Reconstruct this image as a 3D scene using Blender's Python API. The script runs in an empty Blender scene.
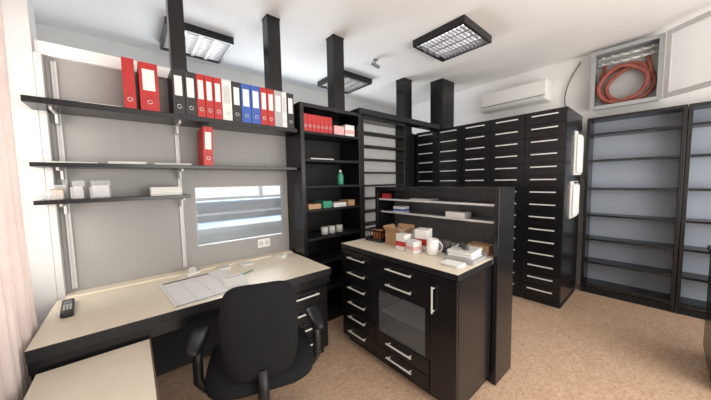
import bpy, bmesh, math, random
from mathutils import Vector, Matrix
random.seed(4)
PI=math.pi
sc=bpy.context.scene
COL=sc.collection
try:
    sc.view_settings.view_transform='Standard'
except Exception:
    pass

# ------------------------------------------------------------------ materials
def mat(name,c,rough=.5,metal=0,var=.06,scale=18,bump=0.0,bscale=120,emit=None,alpha=None,trans=0,spec=.5):
    m=bpy.data.materials.new(name); m.use_nodes=True
    nt=m.node_tree; N=nt.nodes; L=nt.links
    b=N['Principled BSDF']
    tc=N.new('ShaderNodeTexCoord')
    no=N.new('ShaderNodeTexNoise'); no.inputs['Scale'].default_value=scale; no.inputs['Detail'].default_value=4
    L.new(tc.outputs['Object'],no.inputs['Vector'])
    cr=N.new('ShaderNodeValToRGB')
    lo=[max(0,v*(1-var)) for v in c]; hi=[min(1,v*(1+var)) for v in c]
    cr.color_ramp.elements[0].position=.3; cr.color_ramp.elements[1].position=.7
    cr.color_ramp.elements[0].color=(*lo,1); cr.color_ramp.elements[1].color=(*hi,1)
    L.new(no.outputs['Fac'],cr.inputs['Fac']); L.new(cr.outputs['Color'],b.inputs['Base Color'])
    b.inputs['Roughness'].default_value=rough; b.inputs['Metallic'].default_value=metal
    b.inputs['Specular IOR Level'].default_value=spec
    if bump:
        n2=N.new('ShaderNodeTexNoise'); n2.inputs['Scale'].default_value=bscale; L.new(tc.outputs['Object'],n2.inputs['Vector'])
        bp=N.new('ShaderNodeBump'); bp.inputs['Strength'].default_value=bump; bp.inputs['Distance'].default_value=.01
        L.new(n2.outputs['Fac'],bp.inputs['Height']); L.new(bp.outputs['Normal'],b.inputs['Normal'])
    if emit:
        b.inputs['Emission Color'].default_value=(*c,1); b.inputs['Emission Strength'].default_value=emit
    if trans: b.inputs['Transmission Weight'].default_value=trans
    if alpha is not None: b.inputs['Alpha'].default_value=alpha
    return m
M={}
M['black']=mat('black_laminate',(.008,.008,.009),.26,var=.15,spec=.45)
M['black_edge']=mat('black_edge',(.011,.011,.012),.38,var=.15,spec=.4)
M['black_in']=mat('black_inside',(.012,.012,.013),.6,var=.15,spec=.3)
M['black_plastic']=mat('black_plastic',(.011,.011,.012),.45,bump=.05,spec=.4)
M['fabric']=mat('black_fabric',(.011,.011,.013),.9,var=.3,scale=200,bump=.25,bscale=500,spec=.2)
M['cream']=mat('cream_laminate',(.79,.72,.585),.4,var=.03)
M['cream2']=mat('cream_laminate_low',(.80,.74,.615),.4,var=.03)
M['brown_edge']=mat('brown_edge',(.16,.09,.05),.5)
M['grey']=mat('grey_panel',(.32,.315,.305),.6,var=.03,scale=3)
M['white']=mat('white_paint',(.78,.78,.77),.6,var=.02,scale=3)
M['postwhite']=mat('grey_white_paint',(.58,.58,.58),.6,var=.02,scale=3)
M['beam']=mat('beam_paint',(.66,.66,.65),.7,var=.02,scale=3)
M['wall']=mat('wall_paint',(.80,.79,.775),.85,var=.02,scale=3,bump=.04)
M['ceil']=mat('ceiling_paint',(.86,.845,.825),.9,var=.02,scale=2,bump=.05)
M['whiteplastic']=mat('white_plastic',(.80,.80,.77),.35,var=.02)
M['metal']=mat('brushed_metal',(.62,.62,.62),.3,1,var=.05,scale=80)
M['handle']=mat('pale_metal',(.82,.82,.80),.35,.15,var=.03)
M['standard']=mat('shelf_standard_metal',(.62,.62,.61),.45,.1,var=.03)
M['paper']=mat('paper',(.84,.84,.82),.8,var=.03,scale=9)
M['paper2']=mat('paper_grey',(.60,.60,.58),.8,var=.08,scale=14)
M['red']=mat('red_cover',(.46,.016,.014),.45,var=.12)
M['redbright']=mat('red_card',(.50,.03,.028),.5,var=.1)
M['blue']=mat('blue_cover',(.03,.10,.42),.45,var=.12)
M['binderblack']=mat('black_cover',(.02,.02,.022),.5,var=.2)
M['binderwhite']=mat('white_cover',(.76,.76,.74),.5,var=.04)
M['bindergrey']=mat('grey_cover',(.42,.43,.45),.5,var=.15,scale=60)
M['label']=mat('label_paper',(.84,.84,.80),.7,var=.03)
M['card']=mat('cardboard',(.44,.27,.15),.8,var=.1)
M['pink']=mat('pink_card',(.72,.40,.41),.7,var=.1)
M['bluegrey']=mat('bluegrey_panel',(.34,.39,.46),.5,var=.05,scale=3)
M['green']=mat('green_plastic',(.05,.28,.18),.35,var=.1)
M['orange']=mat('orange_plastic',(.70,.22,.04),.5,var=.1)
M['hose']=mat('red_hose',(.27,.075,.055),.7,var=.25)
M['galv']=mat('galvanised_sheet',(.38,.39,.40),.45,.3,var=.08,scale=30)
M['pane']=mat('cloudy_pane',(.42,.45,.46),.04,0,var=.25,scale=5,alpha=.16)
M['doorframe']=mat('pale_door_frame',(.62,.62,.61),.4,.1,var=.04)
M['boxin']=mat('cabinet_inside',(.42,.42,.41),.6,var=.06)
M['niche']=mat('grey_niche_lining',(.09,.09,.095),.3,var=.1)
M['ceramic']=mat('white_ceramic',(.82,.82,.80),.2,var=.02)
M['dark_grey']=mat('dark_grey_plastic',(.06,.06,.065),.4,var=.1)
M['mid_grey']=mat('mid_grey_plastic',(.22,.22,.23),.4,var=.1)
M['clear']=mat('clear_plastic',(.8,.82,.84),.1,0,var=.02,alpha=.30)
M['smoked']=mat('grey_glass',(.20,.21,.22),.05,0,var=.05,alpha=.30)
M['glass']=mat('window_glass',(.9,.95,.95),.03,0,var=.01,alpha=.12)
M['glow']=mat('lamp_tube',(1,.97,.92),.5,emit=11)
M['louvre']=mat('louvre_metal',(.34,.34,.35),.35,.6,var=.03)
M['lampin']=mat('lamp_reflector',(.42,.42,.42),.4,.3,var=.03)
M['bluetop']=mat('blue_counter',(.20,.42,.70),.4,var=.08)
M['paleblue']=mat('pale_blue_panel',(.58,.70,.80),.4,var=.05)
M['teal']=mat('blue_dark_panel',(.12,.24,.36),.4,var=.1)

def floor_mat():
    m=bpy.data.materials.new('floor_vinyl'); m.use_nodes=True; nt=m.node_tree;N=nt.nodes;L=nt.links;b=N['Principled BSDF']
    tc=N.new('ShaderNodeTexCoord')
    mp=N.new('ShaderNodeMapping'); mp.inputs['Rotation'].default_value=(0,0,.6); mp.inputs['Scale'].default_value=(1,1.6,1)
    L.new(tc.outputs['Object'],mp.inputs['Vector'])
    n1=N.new('ShaderNodeTexNoise'); n1.inputs['Scale'].default_value=32; n1.inputs['Detail'].default_value=8; n1.inputs['Roughness'].default_value=.72; n1.inputs['Distortion'].default_value=.7
    n2=N.new('ShaderNodeTexNoise'); n2.inputs['Scale'].default_value=7; n2.inputs['Detail'].default_value=4
    L.new(mp.outputs['Vector'],n1.inputs['Vector']); L.new(mp.outputs['Vector'],n2.inputs['Vector'])
    cr=N.new('ShaderNodeValToRGB'); e=cr.color_ramp.elements
    e[0].position=.26;e[0].color=(.42,.255,.16,1);e[1].position=.74;e[1].color=(.80,.60,.45,1)
    x=cr.color_ramp.elements.new(.5); x.color=(.65,.45,.31,1)
    L.new(n1.outputs['Fac'],cr.inputs['Fac'])
    c2=N.new('ShaderNodeValToRGB'); c2.color_ramp.elements[0].color=(.9,.89,.88,1); c2.color_ramp.elements[1].color=(1.0,1.0,1.0,1)
    c2.color_ramp.elements[0].position=.35; c2.color_ramp.elements[1].position=.65
    L.new(n2.outputs['Fac'],c2.inputs['Fac'])
    mx=N.new('ShaderNodeMixRGB'); mx.blend_type='MULTIPLY'; mx.inputs['Fac'].default_value=.8
    L.new(cr.outputs['Color'],mx.inputs['Color1']); L.new(c2.outputs['Color'],mx.inputs['Color2'])
    L.new(mx.outputs['Color'],b.inputs['Base Color']); b.inputs['Roughness'].default_value=.26
    return m
M['floor']=floor_mat()
def curtain_mat():
    m=bpy.data.materials.new('sheer_curtain'); m.use_nodes=True; nt=m.node_tree;N=nt.nodes;L=nt.links
    for n in list(N): N.remove(n)
    o=N.new('ShaderNodeOutputMaterial'); d=N.new('ShaderNodeBsdfDiffuse'); t=N.new('ShaderNodeBsdfTranslucent'); mx=N.new('ShaderNodeMixShader')
    tc=N.new('ShaderNodeTexCoord'); no=N.new('ShaderNodeTexNoise'); no.inputs['Scale'].default_value=6; cr=N.new('ShaderNodeValToRGB')
    cr.color_ramp.elements[0].color=(.60,.50,.47,1); cr.color_ramp.elements[1].color=(.76,.69,.66,1)
    L.new(tc.outputs['Object'],no.inputs['Vector']); L.new(no.outputs['Fac'],cr.inputs['Fac'])
    L.new(cr.outputs['Color'],d.inputs['Color']); L.new(cr.outputs['Color'],t.inputs['Color'])
    mx.inputs['Fac'].default_value=.22; L.new(d.outputs[0],mx.inputs[1]); L.new(t.outputs[0],mx.inputs[2]); L.new(mx.outputs[0],o.inputs['Surface'])
    return m
M['curtain']=curtain_mat()
def planner_mat():
    m=bpy.data.materials.new('printed_planner'); m.use_nodes=True; nt=m.node_tree;N=nt.nodes;L=nt.links;b=N['Principled BSDF']
    tc=N.new('ShaderNodeTexCoord'); br=N.new('ShaderNodeTexBrick'); br.offset=0
    br.inputs['Color1'].default_value=(.84,.85,.84,1); br.inputs['Color2'].default_value=(.80,.81,.81,1); br.inputs['Mortar'].default_value=(.36,.38,.43,1)
    br.inputs['Scale'].default_value=1; br.inputs['Mortar Size'].default_value=.0010; br.inputs['Brick Width'].default_value=.10; br.inputs['Row Height'].default_value=.028
    L.new(tc.outputs['Object'],br.inputs['Vector']); L.new(br.outputs['Color'],b.inputs['Base Color']); b.inputs['Roughness'].default_value=.7
    return m
M['planner']=planner_mat()

# ------------------------------------------------------------------ mesh helpers
def wloc(o):
    v=Vector((0,0,0))
    while o: v+=o.location; o=o.parent
    return v
class MB:
    def __init__(s): s.bm=bmesh.new()
    def box(s,x0,x1,y0,y1,z0,z1,b=0,rot=None):
        t=bmesh.new(); bmesh.ops.create_cube(t,size=1)
        for v in t.verts:
            v.co=Vector(((x0+x1)/2+v.co.x*(x1-x0),(y0+y1)/2+v.co.y*(y1-y0),(z0+z1)/2+v.co.z*(z1-z0)))
        if b: bmesh.ops.bevel(t,geom=list(t.edges),offset=b,segments=2,affect='EDGES',profile=.5)
        if rot is not None: bmesh.ops.transform(t,matrix=rot,verts=t.verts)
        me=bpy.data.meshes.new('t'); t.to_mesh(me); t.free(); s.bm.from_mesh(me); bpy.data.meshes.remove(me); return s
    def tube(s,pts,r,n=8,caps=True,rs=None):
        pts=[Vector(p) for p in pts]; rings=[]
        d0=(pts[1]-pts[0]).normalized(); a=Vector((0,0,1)) if abs(d0.z)<.9 else Vector((1,0,0))
        u=d0.cross(a).normalized()
        for i,p in enumerate(pts):
            d=(pts[min(i+1,len(pts)-1)]-pts[max(i-1,0)]).normalized()
            u=(u-d*u.dot(d)).normalized(); w=d.cross(u); rr=rs[i] if rs else r
            rings.append([s.bm.verts.new(p+(u*math.cos(2*PI*k/n)+w*math.sin(2*PI*k/n))*rr) for k in range(n)])
        for i in range(len(rings)-1):
            for k in range(n):
                f=s.bm.faces.new((rings[i][k],rings[i][(k+1)%n],rings[i+1][(k+1)%n],rings[i+1][k])); f.smooth=True
        if caps:
            s.bm.faces.new(rings[0][::-1]); s.bm.faces.new(rings[-1])
        return s
    def lathe(s,c,prof,n=24):
        rings=[]
        for r,z in prof:
            rings.append([s.bm.verts.new((c[0]+max(r,1e-4)*math.cos(2*PI*k/n),c[1]+max(r,1e-4)*math.sin(2*PI*k/n),c[2]+z)) for k in range(n)])
        for i in range(len(rings)-1):
            for k in range(n):
                f=s.bm.faces.new((rings[i][k],rings[i][(k+1)%n],rings[i+1][(k+1)%n],rings[i+1][k])); f.smooth=True
        s.bm.faces.new(rings[0][::-1]); s.bm.faces.new(rings[-1])
        return s
    def pad(s,w,h,t,fn,n=40,rings=7,p=3.2):
        def ring(q,sg):
            out=[]
            dd=sg*t/2*math.sqrt(max(0,1-q**5))
            for k in range(n):
                a=2*PI*k/n; c,si=math.cos(a),math.sin(a)
                x=math.copysign(abs(c)**(2/p),c)*w/2*q; y=math.copysign(abs(si)**(2/p),si)*h/2*q
                out.append(s.bm.verts.new(fn(x,y,dd)))
            return out
        qs=[.25,.5,.7,.84,.93,.98][:rings-1]
        rim=ring(1,0)
        for sg in (1,-1):
            c=s.bm.verts.new(fn(0,0,sg*t/2)); rr=[ring(q,sg) for q in qs]+[rim]
            for k in range(n):
                f=s.bm.faces.new((c,rr[0][k],rr[0][(k+1)%n]) if sg>0 else (c,rr[0][(k+1)%n],rr[0][k])); f.smooth=True
                for i in range(len(rr)-1):
                    q=(rr[i][k],rr[i+1][k],rr[i+1][(k+1)%n],rr[i][(k+1)%n])
                    f=s.bm.faces.new(q if sg>0 else q[::-1]); f.smooth=True
        return s
    def _obj(s,name,m):
        bmesh.ops.recalc_face_normals(s.bm,faces=s.bm.faces)
        me=bpy.data.meshes.new(name); s.bm.to_mesh(me); s.bm.free(); me.materials.append(m if not isinstance(m,str) else M[m])
        o=bpy.data.objects.new(name,me); COL.objects.link(o); return o
    def build(s,name,m,parent,world=True,label=None):
        if world:
            off=wloc(parent)
            for v in s.bm.verts: v.co-=off
        o=s._obj(name,m); o.parent=parent
        if label: o['label']=label
        return o
    def thing(s,name,m,label,cat,group=None):
        vs=[v.co for v in s.bm.verts]
        c=Vector(((min(v.x for v in vs)+max(v.x for v in vs))/2,(min(v.y for v in vs)+max(v.y for v in vs))/2,min(v.z for v in vs)))
        for v in s.bm.verts: v.co-=c
        o=s._obj(name,m); o.location=c; tag(o,label,cat,group); return o
    def struct(s,name,m):
        o=s._obj(name,m); o['kind']='structure'; return o
def tag(o,label,cat,group=None):
    o['label']=label; o['category']=cat
    if group: o['group']=group
def root(name,label,cat,loc,rz=0,group=None):
    o=bpy.data.objects.new(name,None); o.empty_display_size=.1; COL.objects.link(o); o.location=loc; o.rotation_euler=(0,0,rz); tag(o,label,cat,group); return o
def cp(o,parent,loc=None):
    c=o.copy(); COL.objects.link(c); c.parent=parent
    if loc is not None: c.location=loc
    return c

# ------------------------------------------------------------------ room shell
XL,XR,YF,YB,ZC=-.62,4.56,-2.4,5.0,3.0
PY=2.52
MB().box(XL-.1,XR+.1,YF,YB+.1,-.1,0).struct('floor','floor')
MB().box(XL-.1,XR+.1,YF,YB+.1,ZC,ZC+.1).struct('ceiling','ceil')
MB().box(XR,XR+.1,YF,YB+.1,0,ZC).struct('wall_right','wall')
w=MB(); w.box(XL-.1,XL,YF,.7,0,ZC); w.box(XL-.1,XL,2.36,YB+.1,0,ZC); w.box(XL-.1,XL,.7,2.36,0,.85); w.box(XL-.1,XL,.7,2.36,2.45,ZC); w.struct('wall_left','wall')
w=MB(); w.box(XL,.6,YB,YB+.1,0,ZC); w.box(3.2,XR,YB,YB+.1,0,ZC); w.box(.6,3.2,YB,YB+.1,0,1.15); w.box(.6,3.2,YB,YB+.1,2.3,ZC); w.struct('wall_back','wall')
def window(name,axis,a0,a1,z0,z1,c):
    r=bpy.data.objects.new(name,None); COL.objects.link(r); r['kind']='structure'
    fr=MB(); g=MB(); t=.06
    def bx(m,p0,p1,q0,q1,d):
        if axis=='x': m.box(c-d,c+d,p0,p1,q0,q1)
        else: m.box(p0,p1,c-d,c+d,q0,q1)
    mid=(a0+a1)/2
    bx(fr,a0,a0+t,z0,z1,.03);bx(fr,a1-t,a1,z0,z1,.03);bx(fr,a0+t,a1-t,z0,z0+t,.03);bx(fr,a0+t,a1-t,z1-t,z1,.03);bx(fr,mid-t/2,mid+t/2,z0+t,z1-t,.028)
    bx(g,a0+t,mid-t/2,z0+t,z1-t,.004); bx(g,mid+t/2,a1-t,z0+t,z1-t,.004)
    fr.build('window_frame','white',r); g.build('window_pane','glass',r)
window('window_1','x',.7,2.36,.85,2.45,XL-.05)
window('window_2','y',.6,3.2,1.15,2.3,YB+.05)
# partition with serving hatch
OX0,OX1,OZ0,OZ1=.40,1.16,.93,1.42
w=MB(); x0,x1=-.35,1.215; ya,yb=PY-.02,PY+.02
w.box(x0,OX0,ya,yb,0,2.24); w.box(OX1,x1,ya,yb,0,2.24); w.box(OX0,OX1,ya,yb,0,OZ0); w.box(OX0,OX1,ya,yb,OZ1,2.24)
w.struct('wall_partition','grey')
MB().box(-.384,1.215,PY-.06,PY+.06,2.24,2.32,.004).struct('trim_1','white')
m=MB(); m.box(-.50,-.385,PY-.09,PY+.06,0,ZC,.004); m.box(-.3849,-.352,PY-.09,PY+.06,0,2.239,.004); m.struct('trim_2','postwhite')
MB().box(XL,XR,3.95,4.15,2.70,ZC).struct('trim_3','beam')
r=bpy.data.objects.new('window_3',None); COL.objects.link(r); r['kind']='structure'
t=.004; fr=MB()
fr.box(OX0,OX0+t,ya-.002,yb+.002,OZ0,OZ1); fr.box(OX1-t,OX1,ya-.002,yb+.002,OZ0,OZ1); fr.box(OX0+t,OX1-t,ya-.002,yb+.002,OZ0,OZ0+t); fr.box(OX0+t,OX1-t,ya-.002,yb+.002,OZ1-t,OZ1)
fr.build('window_frame','galv',r)
MB().box(OX0+t,OX1-t,PY-.003,PY+.003,OZ0+t,OZ1-t).build('window_pane','glass',r)

# ------------------------------------------------------------------ ceiling posts
def post(x,y,z0,wx,wy,label):
    o=root('support_post',label,'post',(x,y,z0),group='black posts under the ceiling')
    MB().box(x-wx/2,x+wx/2,y-wy/2,y+wy/2,z0+.015,ZC-.015,.003).build('shaft','black',o)
    MB().box(x-wx/2-.003,x+wx/2+.003,y-wy/2-.003,y+wy/2+.003,z0,z0+.015).build('foot_plate','black_edge',o)
    MB().box(x-wx/2-.003,x+wx/2+.003,y-wy/2-.003,y+wy/2+.003,ZC-.015,ZC).build('head_plate','black_edge',o)
post(.345,PY,2.321,.10,.11,'black post rising to the ceiling above the black binder beside the gap')
post(1.12,PY,2.321,.125,.12,'black post rising to the ceiling above the last binders on the shelf')
post(1.80,2.42,2.182,.14,.13,'black post rising to the ceiling above the bookcase with red folders')
post(3.36,2.74,2.182,.19,.16,'narrower black post in the far corner, left of the widest post')
post(3.93,2.42,2.182,.34,.22,'widest black post, standing on the drawer cabinets near the wall air conditioner')

# ------------------------------------------------------------------ ceiling lamps
def lamp(cx,cy,label,s=.60):
    o=root('ceiling_lamp',label,'ceiling light',(cx,cy,ZC-.075),group='square louvre ceiling lamps')
    h=s/2; z0=ZC-.075; z1=ZC-.002; t=.028; f=MB()
    f.box(cx-h,cx+h,cy-h,cy-h+t,z0,z1); f.box(cx-h,cx+h,cy+h-t,cy+h,z0,z1); f.box(cx-h,cx-h+t,cy-h+t,cy+h-t,z0,z1); f.box(cx+h-t,cx+h,cy-h+t,cy+h-t,z0,z1)
    f.build('frame','black',o)
    i=h-t
    MB().box(cx-i,cx+i,cy-i,cy+i,z1-.012,z1).build('reflector','lampin',o)
    for k in range(4):
        x=cx-i+(k+.5)*2*i/4
        MB().box(x-.018,x+.018,cy-i+.01,cy+i-.01,z1-.032,z1-.013,.004).build('lamp_tube','glow',o)
    l=MB()
    for k in range(1,4): l.box(cx-i+k*2*i/4-.014,cx-i+k*2*i/4+.014,cy-i,cy+i,z0+.004,z0+.038)
    for k in range(1,13):
        y=cy-i+k*2*i/13; l.box(cx-i,cx+i,y-.006,y+.006,z0+.006,z0+.036)
    l.build('louvre','louvre',o)
lamp(2.80,1.61,'square black framed louvre ceiling lamp in front of the air conditioner')
lamp(.64,3.37,'square louvre ceiling lamp beyond the partition, above the red binders')
lamp(2.62,3.30,'square louvre ceiling lamp beyond the bookcase, between two black posts')
o=root('ceiling_spotlight','small grey spotlight on the ceiling above the dark bookcase','spotlight',(2.5,2.50,ZC-.12))
MB().lathe((2.5,2.5,ZC-.014),[(.03,0),(.03,.0138)]).build('base','mid_grey',o)
MB().tube([(2.5,2.5,ZC-.014),(2.5,2.5,ZC-.07)],.006).build('stem','mid_grey',o)
MB().tube([(2.45,2.52,ZC-.055),(2.55,2.48,ZC-.095)],.022,16).build('lamp_head','mid_grey',o)

# ------------------------------------------------------------------ curtain
c=MB()
n=130
rows=[2.90,2.4,1.8,1.2,.6,.03]
vv=[]
CXC=-.432
for j,z in enumerate(rows):
    row=[]
    for i in range(n+1):
        y=.95+1.16*i/n
        a=.024+.008*(j/5)
        row.append(c.bm.verts.new((CXC+a*math.sin(i*.72+.35*math.sin(j))+.008*math.sin(i*.27+j),y,z)))
    vv.append(row)
for j in range(len(rows)-1):
    for i in range(n):
        f=c.bm.faces.new((vv[j][i],vv[j][i+1],vv[j+1][i+1],vv[j+1][i])); f.smooth=True
o=root('curtain','sheer white curtain hanging in folds at the left edge','curtain',(CXC,1.5,.03))
c.build('fabric','curtain',o)
MB().tube([(CXC,.9,2.92),(CXC,2.12,2.92)],.012,10).build('rail','white',o)
br=MB()
for y in (1.0,2.0): br.tube([(CXC,y,2.92),(CXC,y,2.9995)],.008,8)
br.build('rail_bracket','white',o)

# ------------------------------------------------------------------ wall shelves on standards
for x,l in ((-.315,'white slotted shelf standard on the grey panel near the curtain'),(.30,'white slotted shelf standard left of the serving hatch')):
    m=MB(); y1=PY-.021; m.box(x-.012,x-.005,y1-.014,y1,.78,2.22); m.box(x+.005,x+.012,y1-.014,y1,.78,2.22); m.box(x-.005,x+.005,y1-.006,y1,.78,2.22)
    z=.80
    while z<2.2: m.box(x-.005,x+.005,y1-.014,y1-.006,z,z+.012); z+=.05
    m.thing('shelf_standard','standard',l,'shelf rail','white slotted shelf rails')
def wall_shelf(x0,x1,z,label,bx,th=.034,yf=2.22):
    o=root('wall_shelf',label,'shelf',((x0+x1)/2,PY-.02,z),group='black wall shelves above the desk')
    MB().box(x0,x1,yf,PY-.038,z-th,z,.002).build('board','black',o)
    for x in bx:
        m=MB(); m.box(x-.006,x+.006,yf+.05,PY-.038,z-th-.018,z-th-.0005)
        m.box(x-.006,x+.006,PY-.10,PY-.038,z-th-.07,z-th-.018)
        m.build('bracket','standard',o)
Z1,Z2,Z3=1.935,1.585,1.372
wall_shelf(-.41,1.20,Z1,'longest black wall shelf carrying the row of binders',(-.315,.30))
wall_shelf(-.41,1.20,Z2,'black wall shelf with flat papers and one red binder',(-.315,.30),.024,2.25)
wall_shelf(-.41,.335,Z3,'short lowest black wall shelf with small holders on it',(-.315,.30),.024,2.25)

# binders
def binder(x0,x1,z,y,color,label,group,h=.305,d=.24,lab=True,tilt=0,labmat='label',nm='binder'):
    w=x1-x0
    o=root(nm,label,'binder' if nm=='binder' else 'folder',((x0+x1)/2,y,z+.0008),group=group)
    o.rotation_euler=(0,tilt,0)
    m=MB(); m.box(-w/2,w/2,0,.004,0,h,.0012); m.box(-w/2,-w/2+.0035,.004,d,0,h); m.box(w/2-.0035,w/2,.004,d,0,h); m.build('cover',color,o,False)
    MB().box(-w/2+.006,w/2-.006,.02,d-.01,.008,h-.01).build('pages','paper',o,False)
    if lab:
        MB().box(-w*.32,w*.32,-.0012,-.0001,h*.42,h*.86).build('label',labmat,o,False)
    k=MB()
    pts=[(.012*math.cos(2*PI*i/14),-.002,.055+.012*math.sin(2*PI*i/14)) for i in range(15)]
    k.tube(pts,.0025,6,False); k.build('finger_ring','metal',o,False)
    return o
G='binders on the long shelf'
Y1=2.228
binder(.005,.065,Z1,Y1,'red','leftmost red binder, standing apart on the long shelf',G,lab=False,h=.31)
binder(.085,.185,Z1,Y1,'red','widest red binder with large white spine label on the long shelf',G)
binder(.262,.332,Z1,Y1,'binderblack','first black binder with white label right of the gap in the row',G)
binder(.335,.404,Z1,Y1,'binderblack','second black binder, directly left of the three slim red ones',G)
binder(.407,.460,Z1,Y1,'red','first of the three slim red binders, touching a black binder',G)
binder(.463,.516,Z1,Y1,'red','middle one of the three slim red binders standing together',G)
binder(.519,.574,Z1,Y1,'red','third slim red binder, directly left of the white binder',G)
binder(.577,.646,Z1,Y1+.004,'binderwhite','white binder with grey label between red and black binders',G,labmat='paper2')
binder(.649,.714,Z1,Y1,'binderblack','black binder with white label, left of the blue pair',G)
binder(.717,.792,Z1,Y1,'blue','left one of the two blue binders on the long shelf',G)
binder(.795,.868,Z1,Y1,'blue','right one of the two blue binders, touching a red binder',G)
binder(.871,.928,Z1,Y1,'red','slim red binder directly right of the blue pair',G)
binder(.931,.990,Z1,Y1,'red','slim red binder directly left of the mottled grey binder',G)
binder(.993,1.058,Z1,Y1,'bindergrey','mottled grey binder near the right end of the row',G)
binder(1.061,1.105,Z1,Y1,'binderwhite','slim white binder beside the last black binder of the row',G,labmat='paper2')
binder(1.110,1.175,Z1,Y1,'binderblack','black binder with white label at the far right end of the row',G)
binder(.43,.495,Z2,2.256,'red','single red binder standing alone on the second wall shelf',None,h=.29,tilt=.035,d=.2)

def sheets(x0,x1,y0,y1,z,n,label,m='paper',grp=None,cat='papers',th=.004,jit=.05):
    o=root('paper_stack',label,cat,((x0+x1)/2,(y0+y1)/2,z+.0008),group=grp)
    zz=0
    for i in range(n):
        a=random.uniform(-jit,jit); w=(x1-x0)/2-.006; d=(y1-y0)/2-.006
        R=Matrix.Rotation(a,4,'Z'); t=th*random.uniform(.6,1.3)
        MB().box(-w,w,-d,d,zz,zz+t,rot=R).build('sheet',m if i%2==0 else 'paper2',o,False); zz+=t+.0004
    return o
sheets(-.20,.0,2.25,2.44,Z1,3,'loose papers lying flat at the left of the long binder shelf')
sheets(-.36,-.14,2.27,2.46,Z2,2,'thin papers lying at the left end of the second shelf')
sheets(-.10,.10,2.27,2.46,Z2,4,'low pile of papers in the middle of the second shelf')
sheets(.13,.36,2.27,2.46,Z2,3,'papers lying next to the lone red binder',m='paper2')
sheets(.10,.29,2.28,2.46,Z3,10,'thick pile of envelopes at the right end of the lowest shelf',m='paper',th=.006)

def carton(x0,x1,y0,y1,z,h,m,label,band=None,cat='box',rz=0,lid=True,group=None,nm='box'):
    cx,cy=(x0+x1)/2,(y0+y1)/2; w,d=(x1-x0)/2,(y1-y0)/2
    o=root(nm,label,cat,(cx,cy,z+.0008),rz,group)
    MB().box(-w,w,-d,d,0,h-.006,.0015).build('body',m,o,False)
    if lid:
        l=MB(); l.box(-w-.001,-.001,-d-.001,d+.001,h-.006,h-.002); l.box(.001,w+.001,-d-.001,d+.001,h-.006,h-.002); l.build('flap',m,o,False)
    if band:
        b=MB(); b.box(-w-.0015,w+.0015,-d-.0015,d+.0015,h*.25,h*.55); b.build('printed_band',band,o,False)
    return o
def card_holder(cx,w,hb,label,cm):
    o=root('letter_holder',label,'holder',(cx,2.35,Z3+.0008),group='clear holders on the lowest shelf')
    m=MB(); m.box(-w,w,-.05,.05,0,.004); m.box(-w,w,-.05,-.047,.004,hb*.65); m.box(-w,w,.047,.05,.004,hb); m.box(-w,-w+.003,-.047,.047,.004,hb*.65); m.box(w-.003,w,-.047,.047,.004,hb*.65); m.build('tray','clear',o,False)
    MB().box(-w+.008,w-.008,.02,.034,.005,hb*.72).build('cards',cm,o,False)
card_holder(-.335,.034,.085,'clear holder with brown cards at the left end of the lowest shelf','card')
card_holder(-.245,.028,.11,'narrow clear holder between the brown card holder and the wide one','paper2')
card_holder(-.145,.046,.11,'widest clear holder filled with white cards on the lowest shelf','paper')

# ------------------------------------------------------------------ desk
DX0,DX1,DY0,DY1,DZ=-.385,1.20,1.74,PY-.092,.75
o=root('desk','long cream topped desk with black edge below the wall shelves','desk',((DX0+DX1)/2,2.1,0))
MB().box(DX0,DX1,DY0+.004,DY1-.03,DZ-.03,DZ,.002).build('tabletop','cream',o)
m=MB(); m.box(DX0,DX1,DY0,DY0+.0035,DZ-.055,DZ-.001); m.box(DX1+.0002,DX1+.003,DY0,DY1-.03,DZ-.055,DZ-.001); m.build('edge_band','black_edge',o)
MB().box(DX0,DX1,DY0+.02,DY0+.045,DZ-.12,DZ-.0305).build('apron','black',o)
MB().box(DX0,DX0+.03,DY0+.05,DY1-.04,0,DZ-.031).build('side_panel','black',o)
MB().box(DX0+.031,.70,DY1-.07,DY1-.05,.05,DZ-.031).build('modesty_panel','black_in',o)
MB().box(DX0+.034,DX1,DY1-.0285,PY-.022,DZ-.03,DZ+.010,.003).build('cable_ledge','cream',o)
o=root('desk_pedestal','black drawer pedestal under the right end of the desk','drawer unit',(.96,2.05,0))
px0,px1,py0,py1=.72,1.195,1.81,2.34
MB().box(px0,px1,py0,py1,.06,.694).build('body','black',o); MB().box(px0+.02,px1-.02,py0+.03,py1,0,.06).build('plinth','black_in',o)
for k in range(4):
    z0=.075+k*.131
    d=MB().box(px0+.004,px1-.004,py0-.02,py0-.001,z0,z0+.125,.002).build('drawer','black',o)
    h=MB(); h.box(.86,1.10,py0-.048,py0-.040,z0+.085,z0+.095); h.box(.87,.878,py0-.040,py0-.02,z0+.087,z0+.093); h.box(1.082,1.09,py0-.040,py0-.02,z0+.087,z0+.093); h.build('handle','handle',d)
RX0,RX1,RY0,RY1,RZ=-.36,.035,.75,1.735,.64
o=root('side_table','low cream side table joining the desk front near the curtain','table',(-.15,1.24,0))
MB().box(RX0,RX1-.006,RY0,RY1,RZ-.03,RZ,.002).build('tabletop','cream2',o)
MB().box(RX1-.0055,RX1,RY0,RY1,RZ-.032,RZ+.0005).build('edge_band','brown_edge',o)
MB().box(RX0,RX1-.02,RY0+.03,RY0+.055,0,RZ-.031).build('side_panel','black',o)
MB().box(RX0,RX1-.02,RY1-.03,RY1-.005,0,RZ-.031).build('side_panel','black',o)
MB().box(RX0+.02,RX0+.04,RY0+.056,RY1-.031,.1,RZ-.031).build('back_panel','black_in',o)

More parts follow.
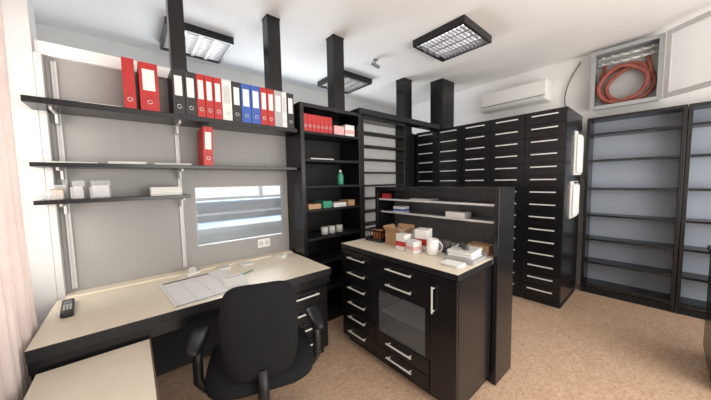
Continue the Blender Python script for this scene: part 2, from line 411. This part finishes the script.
# things on the desk
o=root('desk_planner','large printed paper desk planner lying on the desk','planner',(.345,2.045,DZ+.001),.10)
MB().box(-.215,.215,-.255,.245,0,.004).build('page_block','planner',o,False)
MB().box(-.19,.10,.205,.232,.0041,.0046).build('header_strip','dark_grey',o,False)
m=MB(); m.box(-.216,.216,-.256,-.246,.0041,.0058); m.build('binding_strip','dark_grey',o,False)
o=root('sheet_of_paper','loose white sheet overlapping the right side of the planner','paper',(.53,1.98,DZ+.008),-.12)
MB().box(-.075,.075,-.12,.12,0,.0012).build('sheet','paper',o,False)
MB().box(-.05,.05,.07,.085,.0013,.0016).build('printed_heading','mid_grey',o,False)
o=root('telephone','slim black telephone handset lying on the desk near the curtain','telephone',(-.310,2.17,DZ+.001),.10)
hs=MB().box(-.026,.026,-.13,.13,0,.026,.009).build('handset','black_plastic',o,False)
MB().box(-.017,.017,.045,.080,.0261,.0272).build('screen','mid_grey',hs,False)
k=MB()
for i in range(3):
    for j in range(5): k.box(-.017+i*.0125,-.008+i*.0125,-.075+j*.021,-.064+j*.021,.0261,.0285)
k.build('keypad','paper2',hs,False)
MB().box(-.012,.012,.105,.111,.0245,.0267).build('earpiece','metal',hs,False)
o=root('tape_dispenser','small white tape dispenser standing below the slotted rail','tape dispenser',(.33,2.34,DZ+.001),.4)
MB().box(-.05,.05,-.018,.018,0,.022,.005).build('base','whiteplastic',o,False)
m=MB(); m.tube([(-.008,-.012,.038),(-.008,.012,.038)],.026,20); m.build('tape_roll','paper2',o,False)
MB().box(.04,.05,-.014,.014,.0225,.034).build('cutter','metal',o,False)
sheets(.50,.60,2.29,2.38,DZ,4,'small pad of white notes near the hatch on the desk',cat='note pad')
sheets(.66,.78,2.27,2.38,DZ,3,'pale note slips lying on the desk below the hatch centre',m='binderwhite',cat='note pad')
o=root('pen','green pen lying across the desk beside the loose sheet','pen',(.66,2.09,DZ+.006),.5)
MB().tube([(-.06,0,0),(.05,0,0)],.0045,10).build('barrel','green',o,False)
MB().tube([(.0505,0,0),(.068,0,0)],.004,10,rs=[.0042,.001]).build('tip','metal',o,False)
m=MB(); m.tube([(-.061,0,0),(-.072,0,0)],.005,10); m.box(-.068,-.03,-.0012,.0012,.005,.0072); m.build('clip','metal',o,False)
carton(1.0,1.06,2.26,2.34,DZ,.03,'binderwhite','flat small white box at the right end of the desk',rz=.3)
o=root('wall_socket','white double socket on the grey partition below the hatch','socket',(.95,PY-.021,.83))
MB().box(.89,1.01,PY-.031,PY-.0201,.83,.91,.003).build('plate','whiteplastic',o)
for x in (.92,.98): MB().tube([(x,PY-.033,.87),(x,PY-.0312,.87)],.022,18).build('outlet','paper2',o)

# ------------------------------------------------------------------ office chair
def chair():
    o=root('office_chair','black fabric swivel office chair with armrests, turned to the desk','chair',(.495,1.40,0),-.34)
    def fb(x,y,d):
        return Vector((x*(1-.06*abs(y)/.24),-.235+.75*x*x+d-.08*max(0,y)+.10*abs(min(0,y)),.765+y))
    MB().pad(.345,.475,.085,fb,p=4.8,n=56).build('backrest','fabric',o,False)
    def fse(x,y,d):
        return Vector((x,.03+y,.49+d-.25*max(0,y-.14)))
    MB().pad(.54,.52,.12,fse,p=4).build('seat','fabric',o,False)
    MB().box(-.16,.16,-.12,.16,.385,.428,.006).build('seat_plate','black_plastic',o,False)
    m=MB(); m.tube([(0,-.10,.40),(0,-.22,.405),(0,-.255,.45),(0,-.245,.60)],.026,10); m.build('back_bracket','black_plastic',o,False)
    for s in (-1,1):
        a=MB(); a.tube([(s*.14,0,.40),(s*.28,.0,.405),(s*.305,-.005,.45),(s*.305,.0,.55),(s*.305,.01,.625)],.024,10)
        ar=a.build('armrest','black_plastic',o,False)
        def fa(x,y,d,s=s): return Vector((s*.305+x*(1+.2*(y/.14)),.03+y,.65+d-.9*max(0,y-.06)**1.5))
        MB().pad(.085,.27,.05,fa,p=3).build('arm_pad','black_plastic',ar,False)
    m=MB(); m.tube([(0,0,.10),(0,0,.26)],.028,14); m.tube([(0,0,.26),(0,0,.385)],.018,14); m.build('gas_column','dark_grey',o,False)
    m=MB().lathe((0,0,.065),[(.05,0),(.055,.02),(.045,.05),(.03,.055)])
    m.build('base_hub','black_plastic',o,False)
    for k in range(5):
        a=2*PI*k/5+.3; c,s=math.cos(a),math.sin(a)
        lg=MB().tube([(c*.045,s*.045,.10),(c*.18,s*.18,.09),(c*.29,s*.29,.068)],.02,10,rs=[.026,.021,.015]).build('leg','black_plastic',o,False)
        w=MB(); tx,ty=-s,c
        for q in (-.014,.014):
            w.tube([(c*.29+tx*(q-.008),s*.29+ty*(q-.008),.026),(c*.29+tx*(q+.008),s*.29+ty*(q+.008),.026)],.026,14)
        w.tube([(c*.29,s*.29,.03),(c*.29,s*.29,.06)],.008,8)
        w.build('caster','black_plastic',lg,False)
chair()

# ------------------------------------------------------------------ bookcases along the partition line
def bookcase(name,label,x0,x1,y0,y1,z1,shelves,back,th=.03,group=None,st=.024):
    o=root(name,label,'bookcase',((x0+x1)/2,(y0+y1)/2,0),group=group)
    MB().box(x0,x0+th,y0,y1,0,z1,.002).build('side_panel','black',o)
    MB().box(x1-th,x1,y0,y1,0,z1,.002).build('side_panel','black',o)
    a=x0+th; b=x1-th
    MB().box(a,b,y0,y1,z1-.035,z1,.001).build('top_panel','black',o)
    MB().box(a,b,y1-.012,y1,.06,z1-.036).build('back_panel',back,o)
    for z in shelves: MB().box(a,b,y0+.006,y1-.0125,z-st,z,.001).build('shelf','black_in',o)
    MB().box(a,b,y0+.02,y0+.04,0,.06).build('plinth','black_in',o)
    return o
bookcase('bookcase','tall black bookcase with red folders, right of the serving hatch',1.22,1.97,2.20,2.56,2.18,(1.925,1.665,1.41,1.18,.90,.64,.36,.07),'black_in',.04)
bookcase('bookcase','tall shallow black bookcase with pale back and thin empty shelves',1.975,2.73,2.20,2.36,2.16,(2.0,1.85,1.70,1.55,1.40,1.25,1.10,.95),'boxin',st=.018)
o=root('bridge_board','black horizontal board bridging from the bookcase tops to the drawer cabinets','board',(2.7,2.28,2.182))
MB().box(1.93,3.49,2.19,2.35,2.1815,2.235,.002).build('panel','black',o)
MB().box(1.93,3.49,2.185,2.1895,2.178,2.238,.0005).build('front_edge','black_edge',o)
o=root('tall_cabinet','tall plain black cabinet in the far corner behind the drawer cabinets','cabinet',(3.45,2.77,0))
MB().box(2.76,4.2,2.66,2.9,.06,2.18).build('body','black',o); MB().box(2.78,4.18,2.68,2.9,0,.06).build('plinth','black_in',o)
for a,b in ((2.765,3.475),(3.48,4.195)):
    d=MB().box(a,b,2.64,2.659,.07,2.17,.002).build('door','black',o)
    MB().box(b-.06,b-.05,2.618,2.626,.9,1.1).box(b-.058,b-.052,2.626,2.64,.91,.92).box(b-.058,b-.052,2.626,2.64,1.08,1.09).build('handle','handle',d)
# stuff in first bookcase
xs=1.275
ords=['leftmost','second','third','fourth','fifth','sixth','rightmost']
for k in range(7):
    binder(xs,xs+.044,1.925,2.235,'redbright','%s slim red folder on the top shelf of the black bookcase'%ords[k],'red folders in the bookcase',h=.165,d=.2,lab=False,nm='folder'); xs+=.047
carton(1.64,1.77,2.25,2.42,1.925,.10,'pink','pink carton beside the red folders in the bookcase')
carton(1.785,1.91,2.25,2.42,1.925,.125,'binderwhite','white carton right of the pink one in the bookcase',band='pink')
sheets(1.34,1.62,2.23,2.48,1.665,3,'papers lying on the bookcase shelf below the red folders')
o=root('bottle','green plastic bottle standing in the black bookcase','bottle',(1.74,2.30,1.411))
MB().lathe((0,0,0),[(.03,0),(.034,.006),(.034,.10),(.02,.125),(.012,.132)]).build('body','green',o,False)
MB().lathe((0,0,.1325),[(.014,0),(.014,.022),(.012,.025)]).build('cap','whiteplastic',o,False)
carton(1.30,1.44,2.23,2.42,1.18,.05,'card','low brown carton on the middle bookcase shelf')
carton(1.47,1.57,2.23,2.40,1.18,.07,'green','dark green carton on the middle bookcase shelf')
carton(1.60,1.76,2.23,2.40,1.18,.045,'binderwhite','flat white carton on the middle bookcase shelf',band='paper2')
carton(1.79,1.88,2.23,2.40,1.18,.065,'card','brown carton at the right end of the middle bookcase shelf')
for k,x in enumerate((1.52,1.61,1.71)):
    o=root('paper_roll',['leftmost','middle','rightmost'][k]+' white paper roll on the bookcase shelf below the cartons','roll',(x,2.30,.901),group='white rolls in the bookcase')
    MB().lathe((0,0,0),[(.018,0),(.038,0.001),(.038,.075),(.018,.076)]).build('paper','paper2',o,False)
    MB().lathe((0,0,.0765),[(.012,0),(.016,.0005),(.016,.002),(.012,.0025)]).build('core','card',o,False)

# ------------------------------------------------------------------ apothecary drawer cabinets
CX=3.5; CW=.378; CTOP=2.18; ROWS=15; rh=(CTOP-.09)/ROWS
labs=['tall black drawer cabinet whose end carries the hanging document holders','second tall black drawer cabinet from the hanging document holders','middle one of the five tall black drawer cabinets','fourth tall black drawer cabinet, next to the one in the corner','tall black drawer cabinet farthest left, in the corner under the widest post']
dm=MB().box(-.018,0,.004,CW-.004,.003,rh-.003,.0015)
hm=MB().box(-.044,-.035,CW*.18,CW*.82,rh*.62,rh*.62+.012).box(-.035,-.018,CW*.24,CW*.24+.008,rh*.62+.002,rh*.62+.010).box(-.035,-.018,CW*.74,CW*.74+.008,rh*.62+.002,rh*.62+.010)
proto=None
for k in range(5):
    y0=.705+k*.38
    o=root('drawer_cabinet',labs[k],'drawer cabinet',(CX,y0+CW/2,0),group='tall black drawer cabinets')
    MB().box(CX+.001,4.24,y0,y0+CW,.07,CTOP).build('body','black',o)
    MB().box(CX+.03,4.24,y0+.005,y0+CW-.005,0,.07).build('plinth','black_in',o)
    for r_ in range(ROWS):
        loc=Vector((0,-CW/2,.08+r_*rh))
        if proto is None:
            d=dm.build('drawer','black',o,False); h=hm.build('handle','handle',d,False); d.location=loc; proto=(d,h)
        else:
            d=cp(proto[0],o,loc); h=cp(proto[1],d)
# hanging document holders on the end face (y=.705)
def holder(x0,x1,z0,z1,label):
    o=root('document_holder',label,'document holder',((x0+x1)/2,.70,z0),group='white document holders on the cabinet end')
    MB().box(x0,x1,.694,.7048,z0,z1,.001).build('board','whiteplastic',o)
    for i in range(3):
        MB().box(x0+.01+.006*i,x1-.012,.690-i*.007,.6935-i*.007,z0+.01+.01*i,z1-.03-.008*i).build('sheet','paper' if i!=1 else 'paper2',o)
    MB().box((x0+x1)/2-.05,(x0+x1)/2+.05,.668,.6939,z1-.028,z1-.005,.002).build('clip','dark_grey',o)
holder(3.86,4.20,1.47,1.97,'upper white document holder hanging on the drawer cabinet end')
holder(3.74,4.08,.98,1.40,'lower white document holder hanging on the drawer cabinet end')

# ------------------------------------------------------------------ air conditioner, cable, hose cabinet
o=root('air_conditioner','white wall mounted air conditioner above the drawer cabinets','air conditioner',(4.45,1.55,2.5))
MB().box(4.35,4.5598,1.10,2.0,2.50,2.78,.02).build('body','whiteplastic',o)
MB().box(4.338,4.3498,1.12,1.98,2.575,2.755,.004).build('front_panel','whiteplastic',o)
m=MB().box(4.336,4.3498,1.14,1.96,2.512,2.562,.003); m.build('air_flap','paper2',o)
MB().box(4.3485,4.3499,1.13,1.97,2.563,2.572).build('air_slot','dark_grey',o)
g=MB()
for i in range(6): g.box(4.38+i*.028,4.392+i*.028,1.14,1.96,2.7795,2.784)
g.build('intake_grille','paper2',o)
m=MB()
pts=[]
for q in range(17):
    u_=q/16; pts.append((4.545-.02*math.sin(PI*u_),.80+.13*math.sin(PI*u_*.9)+.03*u_,2.93-.75*u_))
m.tube(pts,.006,8)
m.thing('wall_cable','black_plastic','thin black cable curving down the wall right of the air conditioner','cable')
o=root('wall_cabinet','open sheet metal wall cabinet with red hoses above the bookcase','wall cabinet',(4.47,.375,2.28))
a0,a1,z0,z1,xf=.10,.65,2.28,2.93,4.40
m=MB(); m.box(4.545,4.5598,a0,a1,z0,z1); m.build('back_panel','boxin',o)
m=MB(); m.box(xf,4.5445,a0,a0+.015,z0,z1); m.box(xf,4.5445,a1-.015,a1,z0,z1); m.box(xf,4.5445,a0+.015,a1-.015,z0,z0+.015); m.box(xf,4.5445,a0+.015,a1-.015,z1-.015,z1)
m.box(xf-.008,xf-.0005,a0-.02,a0+.022,z0-.02,z1+.02); m.box(xf-.008,xf-.0005,a1-.022,a1+.02,z0-.02,z1+.02); m.box(xf-.008,xf-.0005,a0+.022,a1-.022,z0-.02,z0+.022); m.box(xf-.008,xf-.0005,a0+.022,a1-.022,z1-.022,z1+.02)
m.build('housing','galv',o)
for zz in (2.87,2.80):
    p=MB().tube([(4.50,.13,zz),(4.50,.62,zz)],.014,12).build('manifold_pipe','handle',o)
    for i in range(6):
        y=.17+i*.08
        v=MB(); v.tube([(4.468,y,zz),(4.486,y,zz)],.014,12); v.tube([(4.45,y,zz),(4.468,y,zz)],.009,12); v.build('valve','paper2',p)
# hoses: large thick loose loops, fed from the manifold
for i,(cy,cz,ry,rz_,xx,ph) in enumerate(((.375,2.53,.225,.215,4.515,0),(.340,2.50,.185,.185,4.485,1.1),(.400,2.52,.195,.20,4.450,2.3))):
    pts=[]
    for q in range(41):
        t_=2*PI*q/40
        pts.append((xx+.010*math.sin(2*t_+ph),cy+ry*math.cos(t_)*(1+.06*math.sin(2*t_+ph)),cz+rz_*math.sin(t_)*(1+.06*math.cos(3*t_+ph))))
    MB().tube(pts,.022,12,False).build('red_hose','hose',o)
for y,e in ((.20,1),(.56,-1)):
    MB().tube([(4.51,y,2.785),(4.505,y,2.74),(4.485,y-.02*e,2.66),(4.465,y-.03*e,2.58)],.020,10).build('red_hose','hose',o)
# door, swung open past 90 degrees
R=Matrix.Translation((xf-.03,a0-.03,0))@Matrix.Rotation(math.radians(-130),4,'Z')
d=MB(); L_=.56
d.box(0,L_,-.008,.008,z0-.02,z0+.03,rot=R); d.box(0,L_,-.008,.008,z1-.03,z1+.02,rot=R); d.box(0,.05,-.008,.008,z0+.03,z1-.03,rot=R); d.box(L_-.05,L_,-.008,.008,z0+.03,z1-.03,rot=R)
dd=d.build('door','doorframe',o)
MB().box(.05,L_-.05,-.003,.003,z0+.03,z1-.03,rot=R).build('door_pane','pane',dd)
MB().box(L_-.037,L_-.015,-.024,-.0085,(z0+z1)/2-.03,(z0+z1)/2+.03,.003,rot=R).build('latch','metal',dd)

# ------------------------------------------------------------------ right-hand bookcases (face -X)
def bookcase_r(label,y0,y1):
    x0,x1,z1,th=4.28,4.545,2.15,.03
    o=root('bookcase',label,'bookcase',((x0+x1)/2,(y0+y1)/2,0),group='open bookcases with blue-grey backs')
    MB().box(x0,x1,y0,y0+th,0,z1,.002).build('side_panel','black',o); MB().box(x0,x1,y1-th,y1,0,z1,.002).build('side_panel','black',o)
    a,b=y0+th+.0003,y1-th-.0003
    MB().box(x0,x1,a,b,z1-.03,z1).build('top_panel','black',o)
    MB().box(x1-.012,x1,a,b,.07,z1-.031).build('back_panel','bluegrey',o)
    for z in (1.96,1.65,1.31,.985,.69,.40,.12): MB().box(x0+.012,x1-.0125,a,b,z-.024,z,.001).build('shelf','black',o)
    MB().box(x0+.01,x0+.03,a,b,0,.07).build('plinth','black_in',o)
bookcase_r('empty open bookcase with blue-grey back beside the document holders',-.10,.665)
bookcase_r('empty open bookcase with blue-grey back at the right edge',-.90,-.105)
# low cabinet at right edge
o=root('low_cabinet','low black cabinet cut off by the right edge of the photo','cabinet',(3.15,-.6,0))
MB().box(2.87,3.45,-1.0,-.24,.07,.86).build('body','black',o); MB().box(2.90,3.42,-.98,-.26,0,.07).build('plinth','black_in',o)
MB().box(2.85,3.47,-1.02,-.225,.8605,.89,.003).build('top_panel','black_edge',o)
for k,(a,b) in enumerate(((-.995,-.625),(-.615,-.245))):
    d=MB().box(2.851,2.869,a,b,.08,.85,.002).build('door','black',o)
    yy=b-.05 if k==0 else a+.04
    MB().box(2.822,2.832,yy,yy+.01,.55,.75).box(2.832,2.851,yy+.002,yy+.008,.56,.57).box(2.832,2.851,yy+.002,yy+.008,.73,.74).build('handle','handle',d)

# ------------------------------------------------------------------ island
IX0,IXB,IY0,IY1,IZ=1.40,1.86,.755,1.86,.90
def hhandle(d,x,ya,yb,z):
    MB().box(x-.030,x-.021,ya,yb,z,z+.008).box(x-.021,x,ya+.015,ya+.022,z+.001,z+.007).box(x-.021,x,yb-.022,yb-.015,z+.001,z+.007).build('handle','handle',d)
o=root('island_worktop','cream worktop with black edge on the black island cabinets','worktop',((IX0+IXB)/2,1.3,.86))
MB().box(IX0+.002,IXB-.001,IY0+.002,IY1,.861,IZ,.002).build('top','cream',o)
m=MB(); m.box(IX0-.002,IX0+.0015,IY0-.002,IY1,.861,IZ-.0015); m.box(IX0+.0016,IXB-.001,IY0-.002,IY0+.0015,.861,IZ-.0015); m.build('edge_band','black_edge',o)
# left drawer unit
o=root('drawer_unit','six drawer black unit at the far end of the island','drawer unit',(1.63,1.65,0))
MB().box(IX0+.02,IXB-.001,1.437,IY1,.06,.860).build('body','black',o); MB().box(IX0+.06,IXB-.001,1.437,IY1-.02,0,.06).build('plinth','black_in',o)
n=6; hh=(.850-.07)/n
for k in range(n):
    z0_=.07+k*hh; d=MB().box(IX0+.001,IX0+.019,1.441,IY1-.004,z0_+.003,z0_+hh-.003,.0015).build('drawer','black',o); hhandle(d,IX0+.001,1.54,1.75,z0_+hh*.58)
# middle unit with glazed compartment
o=root('niche_unit','black island unit with grey glazed compartment between its drawers','drawer unit',(1.63,1.19,0))
ya,yb=.946,1.436
NZ0,NZ1=.285,.615
m=MB(); m.box(IX0+.02,IXB-.001,ya,yb,.06,NZ0); m.box(IX0+.02,IXB-.001,ya,yb,NZ1,.860); m.box(IX0+.004,IXB-.001,ya,ya+.035,NZ0,NZ1); m.box(IX0+.004,IXB-.001,yb-.035,yb,NZ0,NZ1); m.build('body','black',o)
m=MB(); m.box(IX0+.30,IX0+.31,ya+.036,yb-.036,NZ0+.008,NZ1-.002); m.box(IX0+.03,IX0+.299,ya+.0355,yb-.0355,NZ0+.001,NZ0+.007); m.build('compartment_lining','niche',o)
MB().box(IX0+.03,IX0+.299,ya+.0355,yb-.0355,.44,.446).build('compartment_shelf','galv',o)
MB().box(IX0+.006,IX0+.011,ya+.0355,yb-.0355,NZ0+.002,NZ1-.002).build('glass_panel','smoked',o)
MB().box(IX0+.06,IXB-.001,ya,yb,0,.06).build('plinth','black_in',o)
for z0_,z1_ in ((.07,.172),(.178,.28),(.622,.733),(.739,.85)):
    d=MB().box(IX0+.001,IX0+.019,ya+.004,yb-.004,z0_,z1_,.0015).build('drawer','black',o); hhandle(d,IX0+.001,ya+.13,yb-.13,z0_+(z1_-z0_)*.58)
# door unit
o=root('door_unit','narrow black island unit with one tall door nearest the camera','cabinet',(1.63,.85,0))
MB().box(IX0+.02,IXB-.001,IY0+.004,.945,.06,.860).build('body','black',o); MB().box(IX0+.06,IXB-.001,IY0+.03,.945,0,.06).build('plinth','black_in',o)
d=MB().box(IX0+.001,IX0+.019,IY0+.006,.942,.07,.85,.0015).build('door','black',o)
MB().box(IX0-.028,IX0-.021,.908,.916,.62,.79).box(IX0-.021,IX0+.001,.909,.914,.63,.636).box(IX0-.021,IX0+.001,.909,.914,.774,.780).build('handle','handle',d)
# raised unit behind
o=root('raised_shelf_unit','black raised shelf unit with thin metal shelves behind the island worktop','shelf unit',(2.0,1.29,0))
RXa,RXb,RZ1=1.862,2.14,1.385
MB().box(RXa,RXb,.72,.752,0,RZ1,.002).build('end_panel','black',o)
MB().box(RXa,RXb,1.862,1.892,0,RZ1,.002).build('end_panel','black',o)
MB().box(RXa-.01,RXb,.7525,1.8615,RZ1-.035,RZ1,.002).build('top_panel','black',o)
MB().box(RXb-.02,RXb-.001,.7525,1.8615,.0,IZ).build('back_panel','black',o)
MB().box(RXb-.02,RXb-.010,.7525,1.8615,IZ+.001,RZ1-.036).build('upper_back_panel','niche',o)
MB().box(RXa,RXb-.021,.7525,1.8615,.862,IZ).build('deck','cream',o)
for z,xs in ((1.265,RXa+.03),(1.14,RXa+.06)):
    s=MB().box(xs,RXb-.0215,.753,1.861,z-.004,z).build('shelf','galv',o)
    MB().box(xs-.003,xs-.0003,.753,1.861,z-.008,z+.008).build('price_rail','standard',s)
MB().box(RXa+.01,RXa+.03,.7525,1.8615,0,.861).build('kick_panel','black',o)

# ------------------------------------------------------------------ things on the island
o=root('crate','small black plastic crate at the far end of the island worktop','crate',(1.72,1.71,IZ+.001),.1)
m=MB(); w_,d_,h_=.075,.095,.105
m.box(-w_,w_,-d_,d_,0,.004)
for s in (-1,1):
    m.box(s*w_-.003,s*w_+.003,-d_,d_,.004,.03); m.box(s*w_-.003,s*w_+.003,-d_,d_,h_-.018,h_)
    m.box(-w_,w_,s*d_-.003,s*d_+.003,.004,.03); m.box(-w_,w_,s*d_-.003,s*d_+.003,h_-.018,h_)
    for q in range(7):
        y=-d_+q*2*d_/6; m.box(s*w_-.003,s*w_+.003,y-.004,y+.004,.03,h_-.018)
    for q in range(5):
        x=-w_+q*2*w_/4; m.box(x-.004,x+.004,s*d_-.003,s*d_+.003,.03,h_-.018)
m.build('basket','black_plastic',o,False)
carton(1.69,1.75,1.67,1.75,IZ+.006,.09,'orange','orange packet lying inside the black crate')
# open cardboard box
o=root('cardboard_box','open cardboard box with raised flaps beside the black crate','box',(1.73,1.475,IZ+.0008),.05)
w_,d_,h_=.075,.085,.12
m=MB(); m.box(-w_,w_,-d_,d_,0,.003); m.box(-w_,-w_+.003,-d_,d_,.003,h_); m.box(w_-.003,w_,-d_,d_,.003,h_); m.box(-w_+.003,w_-.003,-d_,-d_+.003,.003,h_); m.box(-w_+.003,w_-.003,d_-.003,d_,.003,h_); m.build('body','card',o,False)
for ax,sg in (('Y',-1),('Y',1),('X',-1),('X',1)):
    if ax=='Y':
        R=Matrix.Translation((sg*w_,0,h_))@Matrix.Rotation(sg*.75,4,'Y'); MB().box(-.0015,.0015,-d_+.004,d_-.004,0,.055,rot=R).build('flap','card',o,False)
    else:
        R=Matrix.Translation((0,sg*d_,h_))@Matrix.Rotation(-sg*.6,4,'X'); MB().box(-w_+.004,w_-.004,-.0015,.0015,0,.045,rot=R).build('flap','card',o,False)
carton(1.69,1.735,1.43,1.52,IZ+.004,.13,'binderwhite','white packet standing inside the open cardboard box',band='red')
carton(1.74,1.785,1.43,1.52,IZ+.004,.12,'pink','pink packet standing inside the open cardboard box')
carton(1.59,1.67,1.30,1.385,IZ,.125,'binderwhite','upright white medicine box with red band by the cardboard box',band='redbright')
carton(1.69,1.79,1.18,1.28,IZ,.165,'binderwhite','tallest white box with red band behind the mug',band='red',rz=.2)
carton(1.58,1.66,1.19,1.28,IZ,.09,'binderwhite','low white box with pink band at the front of the items',band='pink',rz=-.2)
carton(1.70,1.80,1.305,1.375,IZ,.10,'binderwhite','white carton with red band pushed behind the medicine boxes',band='redbright')
mug_y=1.095
def mug(x,y,label,r,h,m,rz):
    o=root('mug',label,'mug',(x,y,IZ+.001),rz)
    MB().lathe((0,0,0),[(r*.85,0),(r,.006),(r,h),(r-.004,h),(r-.005,.01),(0,.008)],28).build('body',m,o,False)
    pts=[(r-.003+.028*math.sin(PI*q/10),0,h*.5+h*.32*math.cos(PI*q/10)) for q in range(11)]
    MB().tube(pts,.005,8).build('handle',m,o,False)
mug(1.66,mug_y,'plain white mug right of the tall white box',.043,.115,'ceramic',-.9)
mug(1.79,1.065,'dark mug standing behind the white mug at the shelf',.038,.09,'dark_grey',2.2)
o=root('letter_tray','pale metal letter tray holding papers at the near end of the worktop','tray',(1.73,.885,IZ+.001),.08)
m=MB(); m.box(-.115,.115,-.10,.10,0,.003); m.box(-.115,-.112,-.10,.10,.003,.035); m.box(.112,.115,-.10,.10,.003,.035); m.box(-.112,.112,.097,.10,.003,.035); m.box(-.112,.112,-.10,-.097,.003,.02); m.build('tray','galv',o,False)
zz=.0035
for i in range(9):
    R=Matrix.Translation((random.uniform(-.008,.008),random.uniform(-.006,.006),0))@Matrix.Rotation(random.uniform(-.07,.07),4,'Z'); t=random.uniform(.004,.011)
    MB().box(-.093,.093,-.080,.080,zz,zz+t,rot=R).build('sheet','paper' if i%3!=2 else 'paper2',o,False); zz+=t+.0006
o=root('stapler','dark grey stapler resting on the papers in the letter tray','stapler',(1.71,.885,IZ+.002+zz),.9)
MB().box(-.055,.055,-.014,.014,0,.008,.002).build('base','dark_grey',o,False)
MB().box(-.052,.05,-.012,.012,.008,.030,.004,rot=Matrix.Rotation(-.10,4,'Y')).build('lever','dark_grey',o,False)
sheets(1.49,1.60,.80,.94,IZ,5,'untidy pile of receipts near the front corner of the island',cat='papers',th=.004,jit=.12)
sheets(1.92,2.08,1.30,1.52,1.265,4,'papers lying on the upper metal shelf of the raised unit')
carton(1.94,2.03,1.60,1.72,1.14,.06,'binderwhite','white carton on the lower metal shelf of the raised unit',band='blue')
carton(1.94,2.05,1.0,1.16,1.14,.05,'binderwhite','plain white carton on the lower metal shelf near the end panel')
carton(1.91,1.96,1.76,1.84,1.265,.055,'redbright','small red carton at the far end of the upper metal shelf')
carton(1.91,2.05,1.45,1.62,IZ,.09,'binderwhite','wide white carton behind the cardboard box under the metal shelves',band='paper2')
carton(1.90,2.0,.80,.95,IZ,.07,'card','brown carton under the metal shelves behind the letter tray')

# ------------------------------------------------------------------ back room seen through the hatch
o=root('shop_counter','dark blue counter with bright blue top in the room behind the hatch','counter',(1.5,3.7,0))
MB().box(.2,3.0,3.45,3.95,.06,.90).build('body','paleblue',o); MB().box(.22,2.98,3.48,3.9,0,.06).build('plinth','black_in',o)
MB().box(.17,3.03,3.42,3.98,.901,.93,.003).build('top','bluetop',o)
MB().box(.17,3.03,3.405,3.419,.86,.925).build('front_edge','paleblue',o)
o['label']='pale blue counter with bright blue top in the room behind the hatch'
o=root('display_shelf','blue display shelf standing in front of the back room window','shelf',(1.5,4.5,0))
for x in (.5,2.9): MB().box(x-.02,x+.02,4.4,4.7,0,1.20).build('side_panel','white',o)
MB().box(.521,2.879,4.69,4.70,0,1.15).build('back_panel','teal',o)
for z in (.4,.8,1.0,1.18): MB().box(.521,2.879,4.4,4.689,z-.025,z).build('shelf','paleblue' if z!=1.18 else 'bluetop',o)

# ------------------------------------------------------------------ light
wd=bpy.data.worlds.new('World'); sc.world=wd; wd.use_nodes=True
bg=wd.node_tree.nodes['Background']; bg.inputs['Color'].default_value=(.98,.98,1,1); bg.inputs['Strength'].default_value=1.3
def area(name,loc,rot,sx,sy,p,c=(1,1,1)):
    l=bpy.data.lights.new(name,'AREA'); l.shape='RECTANGLE'; l.size=sx; l.size_y=sy; l.energy=p; l.color=c
    o=bpy.data.objects.new(name,l); COL.objects.link(o); o.location=loc; o.rotation_euler=rot
area('window_daylight',(-1.1,1.5,1.6),(0,-PI/2-.15,0),1.6,1.6,50,(1,.90,.80))
area('rear_fill',(1.9,-2.3,1.3),(PI/2+.35,0,0),3.5,1.8,138,(1,.95,.89))  # added fill light behind the camera, tilted up to brighten the ceiling
area('back_room_daylight',(1.9,4.9,1.75),(-PI/2-.3,0,0),2.4,1.0,70,(.94,.98,1))

# ------------------------------------------------------------------ camera
H=1.45; f=265.0; yaw=math.radians(49.7); th=math.radians(4.14); r=math.radians(1.06)
F=Vector((math.cos(yaw),math.sin(yaw),0)); R0=Vector((math.sin(yaw),-math.cos(yaw),0)); Z=Vector((0,0,1))
fw=F*math.cos(th)-Z*math.sin(th); up=F*math.sin(th)+Z*math.cos(th)
X=R0*math.cos(r)-up*math.sin(r); Y=R0*math.sin(r)+up*math.cos(r)
cam=bpy.data.cameras.new('camera'); co=bpy.data.objects.new('camera',cam); COL.objects.link(co)
mw=Matrix((X,Y,-fw)).transposed().to_4x4(); mw.translation=Vector((0,0,H)); co.matrix_world=mw
cam.sensor_width=36; cam.lens=f/711*36; cam.clip_start=.02
sc.camera=co
